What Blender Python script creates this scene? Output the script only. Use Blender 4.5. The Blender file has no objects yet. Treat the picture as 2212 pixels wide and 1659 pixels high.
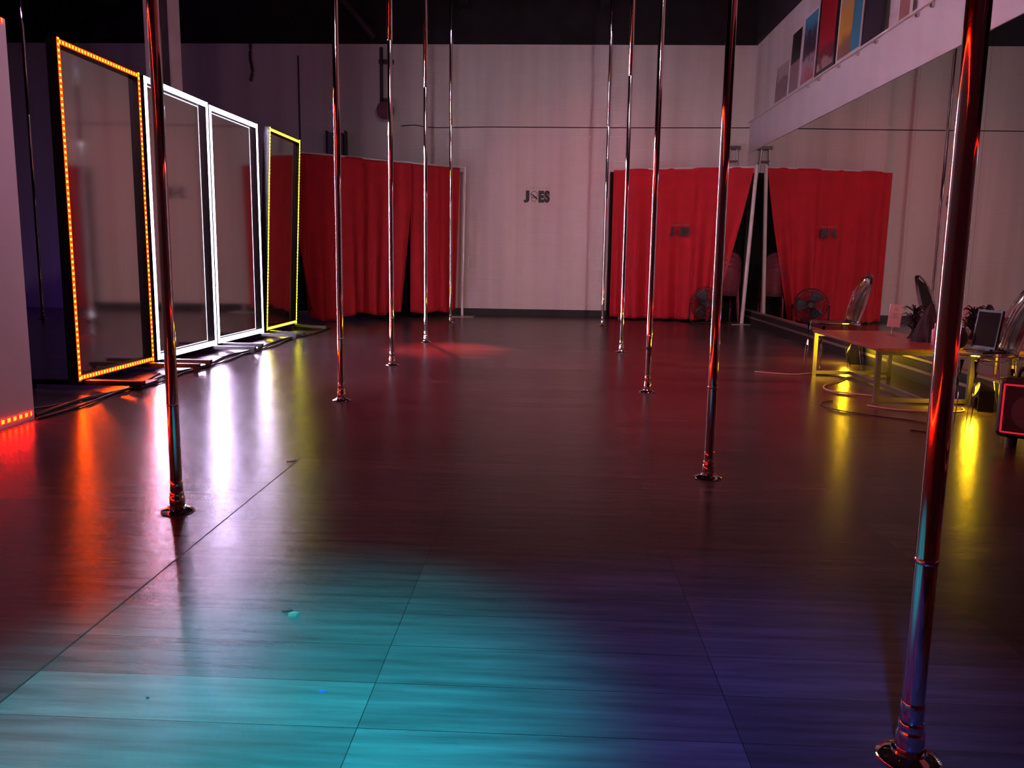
import bpy, bmesh, math, random
from mathutils import Vector, Matrix
random.seed(7)
PI = math.pi
SC = bpy.context.scene
COL = SC.collection

# ------------------------------------------------------------------ camera
F_PX, PITCH, YAW, ROLL, CAM_H = 1808.33, 0.154259, 0.043792, 0.014438, 1.05
cd = bpy.data.cameras.new('camera'); cam = bpy.data.objects.new('camera', cd); COL.objects.link(cam)
cd.sensor_fit = 'HORIZONTAL'; cd.sensor_width = 36.0; cd.lens = 36.0 * F_PX / 2212.0
cd.clip_start = 0.05; cd.clip_end = 100
fw = Vector((-math.sin(YAW) * math.cos(PITCH), math.cos(YAW) * math.cos(PITCH), -math.sin(PITCH)))
rt = Vector((math.cos(YAW), math.sin(YAW), 0)); up = rt.cross(fw)
r2 = math.cos(ROLL) * rt + math.sin(ROLL) * up; u2 = -math.sin(ROLL) * rt + math.cos(ROLL) * up
cam.matrix_world = Matrix(((r2.x, u2.x, -fw.x, 0), (r2.y, u2.y, -fw.y, 0), (r2.z, u2.z, -fw.z, CAM_H), (0, 0, 0, 1)))
SC.camera = cam

# ------------------------------------------------------------------ world, exposure
w = bpy.data.worlds.new('world'); SC.world = w; w.use_nodes = True
w.node_tree.nodes['Background'].inputs[0].default_value = (0.5, 0.4, 0.8, 1)
w.node_tree.nodes['Background'].inputs[1].default_value = 0.004
SC.view_settings.view_transform = 'Standard'; SC.view_settings.look = 'None'
SC.view_settings.exposure = 0.0; SC.view_settings.gamma = 1.0; SC.view_settings.use_curve_mapping = False
SC.cycles.use_denoising = True
SC.cycles.max_bounces = 10; SC.cycles.glossy_bounces = 6; SC.cycles.diffuse_bounces = 3
SC.cycles.transparent_max_bounces = 24
SC.cycles.sample_clamp_indirect = 3.0
SC.cycles.caustics_reflective = True
SC.cycles.blur_glossy = 0.5

# ------------------------------------------------------------------ coloured spots, and added fill lamps without fixtures
def spot(name, loc, target, color, power, angle, blend=0.8, radius=0.06):
    l = bpy.data.lights.new(name, 'SPOT'); l.color = color; l.energy = power
    l.spot_size = math.radians(angle); l.spot_blend = blend; l.shadow_soft_size = radius
    o = bpy.data.objects.new(name, l); COL.objects.link(o); o.location = loc
    o.rotation_euler = (Vector(target) - Vector(loc)).to_track_quat('-Z', 'Y').to_euler()
    return o
def area(name, loc, target, color, power, sx, sy):
    l = bpy.data.lights.new(name, 'AREA'); l.color = color; l.energy = power; l.shape = 'RECTANGLE'; l.size = sx; l.size_y = sy
    o = bpy.data.objects.new(name, l); COL.objects.link(o); o.location = loc
    o.rotation_euler = (Vector(target) - Vector(loc)).to_track_quat('-Z', 'Y').to_euler()
    return o
spot('cyan_spot', (-0.6, -0.9, 3.6), (-0.64, 1.64, 0), (0.0, 0.62, 0.75), 6200, 23.5, 1.0, 0.08)
spot('blue_spot', (-0.1, -1.0, 3.6), (0.32, 1.60, 0), (0.02, 0.11, 0.6), 1800, 26, 1.0, 0.08)
spot('red_spot', (-2.2, 11.8, 4.6), (-1.15, 9.15, 0), (1.0, 0.06, 0.04), 5200, 17, 1.0, 0.05)
spot('red_flood', (1.4, 6.2, 4.7), (1.2, 7.2, 0), (1.0, 0.06, 0.10), 420, 88, 1.0, 0.15)  # added fill that reddens the middle of the floor
spot('red_flood', (0.6, 9.6, 4.8), (0.8, 13.9, 0.9), (1.0, 0.08, 0.12), 170, 70, 1.0, 0.15)  # added red fill towards the far curtains
spot('rose_flood', (-0.6, -1.6, 4.2), (1.4, 14.3, 1.4), (1.0, 0.50, 0.62), 380, 70, 1.0, 0.2)  # added pinkish fill for the whole room
spot('pale_flood', (2.0, 1.0, 4.7), (0.5, 14.3, 0.7), (1.0, 0.88, 0.90), 700, 46, 1.0, 0.2)  # added fill to brighten the lower back wall
spot('mauve_flood', (-2.4, 6.0, 4.8), (3.2, 8.6, 2.9), (1.0, 0.56, 0.72), 170, 95, 1.0, 0.2)  # added fill to brighten the band on the right wall
spot('mauve_flood', (2.6, 4.0, 4.8), (-3.6, 6.2, 2.5), (1.0, 0.52, 0.76), 620, 62, 1.0, 0.2)  # added fill to brighten the column and the partition
spot('purple_spot', (-7.6, 12.2, 0.5), (-8.4, 14.4, 0.7), (0.20, 0.03, 1.0), 9, 130, 1.0, 0.1)
spot('violet_flood', (-6.5, 6.0, 4.6), (-5.0, 14.4, 2.5), (0.62, 0.30, 0.85), 80, 80, 1.0, 0.2)  # added purple fill over the left part of the back wall

# ------------------------------------------------------------------ materials
def newmat(name):
    m = bpy.data.materials.new(name); m.use_nodes = True
    return m, m.node_tree.nodes, m.node_tree.links, m.node_tree.nodes['Principled BSDF']
def mat(name, col, rough=0.5, metal=0.0, noise=0.0, nscale=8.0, bump=0.0, bscale=60.0, spec=0.5, stretch=(1, 1, 1)):
    m, n, l, b = newmat(name)
    b.inputs['Base Color'].default_value = (*col, 1); b.inputs['Roughness'].default_value = rough
    b.inputs['Metallic'].default_value = metal; b.inputs['Specular IOR Level'].default_value = spec
    if noise or bump:
        tc = n.new('ShaderNodeTexCoord'); mp = n.new('ShaderNodeMapping'); mp.inputs['Scale'].default_value = stretch
        l.new(tc.outputs['Object'], mp.inputs[0])
    if noise:
        t = n.new('ShaderNodeTexNoise'); t.inputs['Scale'].default_value = nscale; t.inputs['Detail'].default_value = 5
        l.new(mp.outputs[0], t.inputs['Vector'])
        r = n.new('ShaderNodeValToRGB'); l.new(t.outputs['Fac'], r.inputs[0])
        r.color_ramp.elements[0].position = 0.3; r.color_ramp.elements[1].position = 0.7
        r.color_ramp.elements[0].color = (*[max(0, c * (1 - noise)) for c in col], 1)
        r.color_ramp.elements[1].color = (*[min(1, c * (1 + noise)) for c in col], 1)
        l.new(r.outputs[0], b.inputs['Base Color'])
    if bump:
        t2 = n.new('ShaderNodeTexNoise'); t2.inputs['Scale'].default_value = bscale; t2.inputs['Detail'].default_value = 4
        l.new(mp.outputs[0], t2.inputs['Vector'])
        bp = n.new('ShaderNodeBump'); bp.inputs['Strength'].default_value = bump; bp.inputs['Distance'].default_value = 0.01
        l.new(t2.outputs['Fac'], bp.inputs['Height']); l.new(bp.outputs[0], b.inputs['Normal'])
    return m
M = {}
M['black'] = mat('black_paint', (0.006, 0.005, 0.007), 0.6, noise=0.4)
M['ceiling'] = mat('black_ceiling', (0.010, 0.008, 0.011), 0.9, noise=0.5, nscale=3)
M['frame'] = mat('black_frame_wood', (0.012, 0.010, 0.011), 0.35, noise=0.3, nscale=30)
M['rubber'] = mat('black_rubber', (0.012, 0.012, 0.013), 0.55, bump=0.1)
M['chrome'] = mat('polished_chrome', (0.74, 0.72, 0.74), 0.05, 1.0)
M['steel'] = mat('brushed_steel', (0.55, 0.53, 0.53), 0.3, 1.0, noise=0.1, nscale=20)
M['white_tube'] = mat('white_powder_coat', (0.62, 0.60, 0.60), 0.4, noise=0.08)
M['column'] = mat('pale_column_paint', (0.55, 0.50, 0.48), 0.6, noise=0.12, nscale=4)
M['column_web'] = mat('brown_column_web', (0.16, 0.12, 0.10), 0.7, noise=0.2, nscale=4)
M['partition'] = mat('white_partition_paint', (0.62, 0.56, 0.6), 0.7, noise=0.05, nscale=2)
M['ledge'] = mat('white_ledge_paint', (0.66, 0.62, 0.64), 0.6, noise=0.05, nscale=1.2, stretch=(1, 2.5, .3))
M['logo'] = mat('black_vinyl', (0.008, 0.006, 0.007), 0.5)
M['faint_logo'] = mat('faded_grey_print', (0.30, 0.27, 0.28), 0.6)
M['velvet_black'] = mat('black_drape_cloth', (0.004, 0.003, 0.004), 0.95, noise=0.3)
M['red_cloth'] = mat('red_drape_cloth', (0.50, 0.010, 0.024), 0.85, noise=0.12, nscale=5, bump=0.15, bscale=300)
M['pipe'] = mat('dark_pipe_paint', (0.03, 0.02, 0.028), 0.5, noise=0.2)
M['pipe_red'] = mat('dark_red_enamel', (0.12, 0.012, 0.018), 0.4)
M['brace'] = mat('dark_brown_duct', (0.035, 0.022, 0.022), 0.6, noise=0.2)
M['wood'] = mat('brown_table_veneer', (0.24, 0.105, 0.06), 0.28, noise=0.25, nscale=6, stretch=(8, 1, 1))
M['alu'] = mat('aluminium', (0.62, 0.60, 0.60), 0.35, 1.0)
M['white_card'] = mat('white_card', (0.75, 0.72, 0.74), 0.6)
M['pink_plastic'] = mat('pale_pink_plastic', (0.6, 0.35, 0.42), 0.35)
M['grey_print'] = mat('grey_print', (0.3, 0.28, 0.3), 0.6)
M['amp'] = mat('black_plastic_shell', (0.010, 0.010, 0.012), 0.35, bump=0.05)
M['gloss_black'] = mat('gloss_black_screen', (0.01, 0.01, 0.012), 0.02, spec=1.0)
M['cone'] = mat('grey_speaker_cone', (0.06, 0.055, 0.065), 0.4)
M['cable'] = mat('black_cable', (0.015, 0.012, 0.013), 0.4)
M['tan_cable'] = mat('tan_extension_cord', (0.42, 0.30, 0.24), 0.5)
M['feather'] = mat('black_feather', (0.01, 0.008, 0.012), 0.7)
M['debris'] = mat('white_scrap', (0.13, 0.13, 0.10), 0.6)
M['tape'] = mat('blue_tape_scrap', (0.01, 0.04, 0.5), 0.6)
M['gap'] = mat('seam_filler', (0.008, 0.006, 0.006), 0.7)

def mirror_mat(name, col, rough, dust):
    m, n, l, b = newmat(name)
    b.inputs['Base Color'].default_value = (*col, 1); b.inputs['Metallic'].default_value = 1; b.inputs['Roughness'].default_value = rough
    d = n.new('ShaderNodeBsdfDiffuse'); d.inputs[0].default_value = (0.6, 0.55, 0.55, 1)
    tc = n.new('ShaderNodeTexCoord'); mp = n.new('ShaderNodeMapping'); mp.inputs['Scale'].default_value = (1, 9, .35)
    t = n.new('ShaderNodeTexNoise'); t.inputs['Scale'].default_value = 3; t.inputs['Detail'].default_value = 4
    l.new(tc.outputs['Object'], mp.inputs[0]); l.new(mp.outputs[0], t.inputs['Vector'])
    mr = n.new('ShaderNodeMapRange'); mr.inputs[1].default_value = .35; mr.inputs[2].default_value = .75
    mr.inputs[3].default_value = dust * .4; mr.inputs[4].default_value = dust * 1.6
    l.new(t.outputs['Fac'], mr.inputs[0])
    mx = n.new('ShaderNodeMixShader'); l.new(mr.outputs[0], mx.inputs[0]); l.new(b.outputs[0], mx.inputs[1]); l.new(d.outputs[0], mx.inputs[2])
    l.new(mx.outputs[0], n['Material Output'].inputs[0])
    return m
M['mirror'] = mirror_mat('wall_mirror_glass', (0.80, 0.80, 0.80), 0.012, 0.004)
M['panel_mirror'] = mirror_mat('dusty_panel_mirror', (0.62, 0.60, 0.62), 0.07, 0.03)

def clear_mat():
    m, n, l, b = newmat('clear_polycarbonate')
    n.remove(b)
    tr = n.new('ShaderNodeBsdfTransparent'); tr.inputs[0].default_value = (0.975, 0.965, 0.97, 1)
    gl = n.new('ShaderNodeBsdfGlossy'); gl.inputs['Roughness'].default_value = 0.08; gl.inputs[0].default_value = (1, 1, 1, 1)
    lw = n.new('ShaderNodeLayerWeight'); lw.inputs[0].default_value = 0.30
    mx = n.new('ShaderNodeMixShader'); l.new(lw.outputs['Fresnel'], mx.inputs[0]); l.new(tr.outputs[0], mx.inputs[1]); l.new(gl.outputs[0], mx.inputs[2])
    l.new(mx.outputs[0], n['Material Output'].inputs[0])
    return m
M['clear'] = clear_mat()
M['clear_red'] = clear_mat(); M['clear_red'].name = 'red_tinted_polycarbonate'
_n, _l = M['clear_red'].node_tree.nodes, M['clear_red'].node_tree.links
_mx = [x for x in _n if x.type == 'MIX_SHADER'][0]; _d = _n.new('ShaderNodeBsdfDiffuse'); _d.inputs[0].default_value = (.55, .12, .18, 1)  # red reflections on clear plastic, painted in as a diffuse tint
_m2 = _n.new('ShaderNodeMixShader'); _m2.inputs[0].default_value = .16; _l.new(_mx.outputs[0], _m2.inputs[1]); _l.new(_d.outputs[0], _m2.inputs[2]); _l.new(_m2.outputs[0], _n['Material Output'].inputs[0])

def led_mat(name, core, halo, pitch=0.0405, duty=.25, hw=.0115):
    """LED tape in a sleeve: bright chips at a regular pitch along local Z."""
    m, n, l, b = newmat(name); n.remove(b)
    tc = n.new('ShaderNodeTexCoord'); sp = n.new('ShaderNodeSeparateXYZ'); l.new(tc.outputs['Object'], sp.inputs[0])
    def mth(op, a, bb=None):
        x = n.new('ShaderNodeMath'); x.operation = op
        if isinstance(a, (int, float)): x.inputs[0].default_value = a
        else: l.new(a, x.inputs[0])
        if bb is not None:
            if isinstance(bb, (int, float)): x.inputs[1].default_value = bb
            else: l.new(bb, x.inputs[1])
        return x.outputs[0]
    f = mth('FRACT', mth('DIVIDE', sp.outputs[2], pitch))
    dz = mth('ABSOLUTE', mth('SUBTRACT', f, 0.5))
    a = mth('LESS_THAN', dz, duty)
    yy = mth('LESS_THAN', mth('ABSOLUTE', sp.outputs[1]), hw)
    k = mth('MULTIPLY', a, yy)
    mix = n.new('ShaderNodeMix'); mix.data_type = 'RGBA'; l.new(k, mix.inputs[0])
    mix.inputs[6].default_value = (*halo, 1); mix.inputs[7].default_value = (*core, 1)  # dim glow around the chips stands in for lens bloom
    e = n.new('ShaderNodeEmission'); e.inputs[1].default_value = 1.0; l.new(mix.outputs[2], e.inputs[0])
    l.new(e.outputs[0], n['Material Output'].inputs[0])
    return m
WL = 250.0
M['led_white'] = led_mat('led_strip_white', (WL * .82, WL * .62, WL), (6, 5.2, 7))
M['led_orange'] = led_mat('led_strip_orange', (150, 11, .12), (3.0, .13, .01), duty=.19, hw=.009)
M['led_yellow'] = led_mat('led_strip_yellow', (48, 42, .7), (1.1, 1.1, .01), duty=.22, hw=.010)
M['led_red'] = led_mat('led_strip_red', (150, .75, .05), (2.2, .04, .02), pitch=0.055)
M['led_red_dim'] = led_mat('led_ring_red', (1.0, .03, .06), (.45, .01, .03))
M['led_yellow_strip'] = led_mat('led_strip_amber', (16, 9, .2), (1.0, .6, .01))

def floor_mat():
    m, n, l, b = newmat('dark_brown_vinyl_planks')
    tc = n.new('ShaderNodeTexCoord')
    mp = n.new('ShaderNodeMapping'); mp.inputs['Location'].default_value = (0.41 + .85 * 12, 0.09 + .2 * 40, 0)
    l.new(tc.outputs['Object'], mp.inputs[0])
    br = n.new('ShaderNodeTexBrick'); br.offset = 0.0; br.inputs['Scale'].default_value = 1
    br.inputs['Brick Width'].default_value = .85; br.inputs['Row Height'].default_value = .2
    br.inputs['Mortar Size'].default_value = .0012; br.inputs['Mortar Smooth'].default_value = .2
    br.inputs['Color1'].default_value = (0.048, 0.034, 0.036, 1); br.inputs['Color2'].default_value = (0.105, 0.078, 0.080, 1)
    br.inputs['Mortar'].default_value = (0.02, 0.015, 0.015, 1)
    l.new(mp.outputs[0], br.inputs['Vector'])
    mg = n.new('ShaderNodeMapping'); mg.inputs['Scale'].default_value = (1.3, 16, 1); l.new(tc.outputs['Object'], mg.inputs[0])
    g = n.new('ShaderNodeTexNoise'); g.inputs['Scale'].default_value = 1.6; g.inputs['Detail'].default_value = 9; g.inputs['Roughness'].default_value = .62
    l.new(mg.outputs[0], g.inputs['Vector'])
    cr = n.new('ShaderNodeValToRGB'); l.new(g.outputs['Fac'], cr.inputs[0])
    cr.color_ramp.elements[0].position = .32; cr.color_ramp.elements[0].color = (.58, .56, .56, 1)
    cr.color_ramp.elements[1].position = .68; cr.color_ramp.elements[1].color = (1.3, 1.27, 1.27, 1)
    mu = n.new('ShaderNodeMix'); mu.data_type = 'RGBA'; mu.blend_type = 'MULTIPLY'; mu.inputs[0].default_value = 1
    l.new(br.outputs['Color'], mu.inputs[6]); l.new(cr.outputs[0], mu.inputs[7])
    l.new(mu.outputs[2], b.inputs['Base Color'])
    # scuffs and sheen
    s = n.new('ShaderNodeTexNoise'); s.inputs['Scale'].default_value = 2.2; s.inputs['Detail'].default_value = 6
    l.new(mg.outputs[0], s.inputs['Vector'])
    mr = n.new('ShaderNodeMapRange'); mr.inputs[1].default_value = .3; mr.inputs[2].default_value = .7; mr.inputs[3].default_value = .18; mr.inputs[4].default_value = .27
    l.new(s.outputs['Fac'], mr.inputs[0]); l.new(mr.outputs[0], b.inputs['Roughness'])
    mb = n.new('ShaderNodeMapping'); mb.inputs['Scale'].default_value = (14, 260, 1); l.new(tc.outputs['Object'], mb.inputs[0])
    bn = n.new('ShaderNodeTexNoise'); bn.inputs['Scale'].default_value = 2; bn.inputs['Detail'].default_value = 3
    l.new(mb.outputs[0], bn.inputs['Vector'])
    bp = n.new('ShaderNodeBump'); bp.inputs['Strength'].default_value = .16; bp.inputs['Distance'].default_value = .0015
    l.new(bn.outputs['Fac'], bp.inputs['Height']); l.new(bp.outputs[0], b.inputs['Normal'])
    b.inputs['Specular IOR Level'].default_value = 0.42
    return m
M['floor'] = floor_mat()

def wall_mat():
    m, n, l, b = newmat('painted_block_wall')
    tc = n.new('ShaderNodeTexCoord')
    mp = n.new('ShaderNodeMapping'); mp.inputs['Scale'].default_value = (3.2, 3.2, .16); l.new(tc.outputs['Object'], mp.inputs[0])
    t = n.new('ShaderNodeTexNoise'); t.inputs['Scale'].default_value = 1.3; t.inputs['Detail'].default_value = 5
    l.new(mp.outputs[0], t.inputs['Vector'])
    r = n.new('ShaderNodeValToRGB'); l.new(t.outputs['Fac'], r.inputs[0])
    r.color_ramp.elements[0].position = .3; r.color_ramp.elements[0].color = (.59, .55, .53, 1)
    r.color_ramp.elements[1].position = .62; r.color_ramp.elements[1].color = (.70, .66, .65, 1)
    l.new(r.outputs[0], b.inputs['Base Color']); b.inputs['Roughness'].default_value = .75
    # block courses
    sp = n.new('ShaderNodeSeparateXYZ'); l.new(tc.outputs['Object'], sp.inputs[0])
    cb = n.new('ShaderNodeCombineXYZ'); l.new(sp.outputs[0], cb.inputs[0]); l.new(sp.outputs[2], cb.inputs[1])
    br = n.new('ShaderNodeTexBrick'); br.inputs['Scale'].default_value = 1; br.inputs['Brick Width'].default_value = .4; br.inputs['Row Height'].default_value = .2
    br.inputs['Mortar Size'].default_value = .008; br.inputs['Mortar Smooth'].default_value = .8
    l.new(cb.outputs[0], br.inputs['Vector'])
    bp = n.new('ShaderNodeBump'); bp.invert = True; bp.inputs['Strength'].default_value = .35; bp.inputs['Distance'].default_value = .006
    l.new(br.outputs['Fac'], bp.inputs['Height']); l.new(bp.outputs[0], b.inputs['Normal'])
    return m
M['wall'] = wall_mat()

# ------------------------------------------------------------------ mesh helpers
def bx(bm, x0, x1, y0, y1, z0, z1, mtx=None):
    vs = [bm.verts.new((x, y, z)) for z in (z0, z1) for y in (y0, y1) for x in (x0, x1)]
    for f in ((0, 2, 3, 1), (4, 5, 7, 6), (0, 1, 5, 4), (2, 6, 7, 3), (0, 4, 6, 2), (1, 3, 7, 5)):
        bm.faces.new([vs[i] for i in f])
    if mtx is not None:
        for v in vs: v.co = mtx @ v.co
    return vs
def lathe(bm, prof, n=32, mtx=None, cap=True):
    rings = []
    for r, z in prof:
        rings.append([bm.verts.new((r * math.cos(2 * PI * i / n), r * math.sin(2 * PI * i / n), z)) for i in range(n)])
    for a, b in zip(rings, rings[1:]):
        for i in range(n):
            bm.faces.new((a[i], a[(i + 1) % n], b[(i + 1) % n], b[i]))
    if cap:
        bm.faces.new(rings[0][::-1]); bm.faces.new(rings[-1])
    if mtx is not None:
        for rg in rings:
            for v in rg: v.co = mtx @ v.co
def tube(bm, pts, r, n=10):
    pts = [Vector(p) for p in pts]; rings = []
    ref = Vector((0, 0, 1))
    rr = r if isinstance(r, (list, tuple)) else [r] * len(pts)
    for i, p in enumerate(pts):
        t = (pts[min(i + 1, len(pts) - 1)] - pts[max(i - 1, 0)]).normalized()
        a = t.cross(ref)
        if a.length < 0.05: a = t.cross(Vector((1, 0, 0)))
        a.normalize(); b = t.cross(a).normalized()
        rings.append([bm.verts.new(p + (a * math.cos(2 * PI * k / n) + b * math.sin(2 * PI * k / n)) * rr[i]) for k in range(n)])
    for a, b in zip(rings, rings[1:]):
        for k in range(n): bm.faces.new((a[k], a[(k + 1) % n], b[(k + 1) % n], b[k]))
    bm.faces.new(rings[0][::-1]); bm.faces.new(rings[-1])
def smooth_path(pts, sub=6):
    P = [Vector(p) for p in pts]; out = []
    for i in range(len(P) - 1):
        p0, p1, p2, p3 = P[max(i - 1, 0)], P[i], P[i + 1], P[min(i + 2, len(P) - 1)]
        for k in range(sub):
            t = k / sub
            out.append(0.5 * ((2 * p1) + (-p0 + p2) * t + (2 * p0 - 5 * p1 + 4 * p2 - p3) * t * t + (-p0 + 3 * p1 - 3 * p2 + p3) * t ** 3))
    out.append(P[-1]); return out
def obj(name, bm, material, parent=None, smooth=False, loc=None, rot=None, bevel=0):
    bmesh.ops.recalc_face_normals(bm, faces=bm.faces)
    me = bpy.data.meshes.new(name); bm.to_mesh(me); bm.free()
    if smooth:
        for p in me.polygons: p.use_smooth = True
        me.set_sharp_from_angle(angle=math.radians(40))
    me.materials.append(material)
    o = bpy.data.objects.new(name, me); COL.objects.link(o)
    if parent is not None: o.parent = parent
    if loc is not None: o.location = loc
    if rot is not None: o.rotation_euler = rot
    if bevel:
        b = o.modifiers.new('bevel', 'BEVEL'); b.width = bevel; b.segments = 3; b.limit_method = 'ANGLE'
    return o
def BM(): return bmesh.new()
def box(name, x0, x1, y0, y1, z0, z1, m, parent=None, bevel=0):
    b = BM(); bx(b, x0, x1, y0, y1, z0, z1); return obj(name, b, m, parent, bevel=bevel)
def tag(o, label, cat, group=None):
    o['label'] = label; o['category'] = cat
    if group: o['group'] = group
    return o
def thing(name, label, cat, loc=(0, 0, 0), rot=(0, 0, 0), group=None):
    o = bpy.data.objects.new(name, None); COL.objects.link(o); o.location = loc; o.rotation_euler = rot
    o.empty_display_size = .1
    return tag(o, label, cat, group)
def struct(o): o['kind'] = 'structure'; return o
def copy_tree(o, parent=None):
    c = o.copy(); COL.objects.link(c)
    if parent is not None: c.parent = parent
    for ch in list(o.children): copy_tree(ch, c)
    return c

# ------------------------------------------------------------------ the room
YB, XR, XLW, ZC, ZW = 14.4, 3.22, -9.6, 5.45, 4.44
struct(box('floor', XLW, XR + .3, -3.2, YB + .2, -.1, 0, M['floor']))
struct(box('ceiling', XLW, XR + .3, -3.2, YB + .2, ZC, ZC + .1, M['ceiling']))
struct(box('wall_back', XLW, XR + .3, YB, YB + .2, 0, ZW, M['wall']))
struct(box('trim_1', XLW, XR + .3, YB - .03, YB + .2, ZW, ZC, M['ceiling']))
struct(box('wall_left', XLW - .2, XLW, -3.2, YB + .2, 0, ZC, M['velvet_black']))
struct(box('wall_front', XLW, XR + .3, -3.4, -3.2, 0, ZC, mat('dark_plum_paint', (.05, .03, .045), .8, noise=.1)))
struct(box('wall_right', XR + .05, XR + .3, -3.2, YB, 0, ZW, M['wall']))
struct(box('trim_2', XR + .02, XR + .3, -3.2, YB, ZW, ZC, M['ceiling']))
struct(box('baseboard_back', -3.4, XR - .03, YB - .025, YB, 0, .115, M['black']))
# seam line around the wall at ledge height
b = BM(); tube(b, smooth_path([(-2.55, YB - .006, 3.135), (-2.3, YB - .006, 3.15), (-2.0, YB - .006, 3.115), (-1, YB - .006, 3.13), (1, YB - .006, 3.135), (3.25, YB - .006, 3.15)], 5), .008, 6)
tag(obj('wall_cable', b, M['cable'], smooth=True), 'thin dark cable stapled across the white back wall above the curtains', 'cable')

# soffit band over the mirror, with its ledge
struct(box('trim_3', XR - .005, XR + .05, -3.2, YB, 2.74, 3.225, M['ledge']))
struct(box('trim_4', XR - .03, XR + .05, -3.2, YB, 3.225, 3.245, M['ledge']))
# kick board under the mirror with two metal rails
t = struct(box('trim_5', XR - .05, XR + .05, -3.2, YB, 0, .19, M['black']))
wm = thing('wall_mirror', 'long wall mirror of tall panes filling the right wall under the white band', 'mirror', (XR, 6, .2))
cuts = [-3.1, -1.9, -.68, .54, 1.76, 2.98, 4.2, 5.42, 6.64, 7.87, 9.1, 10.33, 11.56, 12.79, 14.38]
for a, c in zip(cuts, cuts[1:]):
    dz = random.uniform(-.008, .0)
    b = BM(); bx(b, 0, .02, a - 6 + .0015, c - 6 - .0015, 0, 2.54 + dz); obj('mirror_pane', b, M['mirror'], wm)
b = BM(); bx(b, -.035, .0, -9.1, 8.37, -.01, .012); obj('bottom_rail', b, M['alu'], wm)
b = BM(); bx(b, -.062, -.05, -9.1, 8.37, -.10, -.075); obj('lower_rail', b, M['alu'], wm)

# white partition at left edge with red LED tape
struct(box('wall_partition', -3.42, -3.16, -3.2, 4.93, 0.0, 2.34, M['partition']))
def led(name, length, m, parent=None, loc=(0, 0, 0), rot=(0, 0, 0), wdt=.034):
    b = BM(); bx(b, 0, .0012, -wdt / 2, wdt / 2, 0, length)
    return obj(name, b, m, parent, loc=loc, rot=rot)
tag(led('led_strip', 8.0, M['led_red'], None, (-3.158, -3.1, .042), (-PI / 2, 0, 0), .03), 'red LED light strip along the foot of the white partition', 'light strip', 'red LED strips')
tag(led('led_strip', 8.0, M['led_red'], None, (-3.158, -3.1, 2.325), (-PI / 2, 0, 0), .03), 'red LED light strip along the top edge of the white partition', 'light strip', 'red LED strips')

# H-section column behind the panels
hc = thing('steel_column', 'pale H-section column rising behind the white-lit mirror panels', 'column', (-4.06, 8.93, 0))
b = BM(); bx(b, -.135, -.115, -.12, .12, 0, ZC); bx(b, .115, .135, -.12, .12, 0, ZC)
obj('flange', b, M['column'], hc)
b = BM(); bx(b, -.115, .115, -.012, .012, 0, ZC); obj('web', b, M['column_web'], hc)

# ------------------------------------------------------------------ LED mirror panels
def make_panel(label, y0, y1, m, tilt=0, twist=0, x=-3.45, zt=2.49, sw=.034):
    wd = y1 - y0
    t = thing('mirror_panel', label, 'mirror', (x, (y0 + y1) / 2, 0), (0, tilt, twist), 'rolling mirror panels with LED edges')
    h = wd / 2; z0 = .075; fr = .045; dp = .075
    b = BM()
    bx(b, -dp, 0, -h, -h + fr, z0, zt); bx(b, -dp, 0, h - fr, h, z0, zt)
    bx(b, -dp, 0, -h + fr, h - fr, z0, z0 + fr); bx(b, -dp, 0, -h + fr, h - fr, zt - fr, zt)
    obj('frame', b, M['frame'], t)
    b = BM(); bx(b, -dp, -dp + .035, -h + fr, h - fr, z0 + fr, zt - fr); obj('mirror_glass', b, M['panel_mirror'], t)
    zl = zt - z0
    led('led_strip', zl, m, t, (0, -h + .025, z0), wdt=sw); led('led_strip', zl, m, t, (0, h - .025, z0), wdt=sw)
    led('led_strip', wd - .05, m, t, (0, -h + .025, zt - .025), (-PI / 2, 0, 0), wdt=sw)
    led('led_strip', wd - .05, m, t, (0, -h + .025, z0 + .025), (-PI / 2, 0, 0), wdt=sw)
    for s in (-1, 1):
        yy = s * (h - .10)
        b = BM(); bx(b, -.45, .44, yy - .03, yy + .03, .055, .075)
        bx(b, -.45, .44, yy - .03, yy - .024, .04, .056); bx(b, -.45, .44, yy + .024, yy + .03, .04, .056)
        ft = obj('foot', b, M['frame'], t)
        for sx in (-.41, .41):
            b = BM(); bx(b, sx - .012, sx + .012, yy - .014, yy + .014, .03, .056)
            lathe(b, [(.012, -.009), (.024, -.007), (.024, .007), (.012, .009)], 14, Matrix.Translation((sx, yy, .024)) @ Matrix.Rotation(PI / 2, 4, 'X'))
            obj('caster', b, M['rubber'], ft, smooth=True)
    return t
make_panel('rolling mirror panel outlined in orange LEDs, nearest the white partition', 5.93, 7.13, M['led_orange'], 0, 0)
make_panel('rolling mirror panel outlined in white LEDs beside the orange-lit one', 7.21, 8.50, M['led_white'], 0, -.014, sw=.05)  # wider strips on the white panels stand in for their bloom
make_panel('rolling mirror panel outlined in white LEDs beside the yellow-lit one', 8.60, 9.90, M['led_white'], 0, -.030, sw=.05)
make_panel('rolling mirror panel outlined in yellow LEDs, tilted forward beside the red curtain', 10.06, 11.25, M['led_yellow'], math.radians(2.6), -.012)

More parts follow.
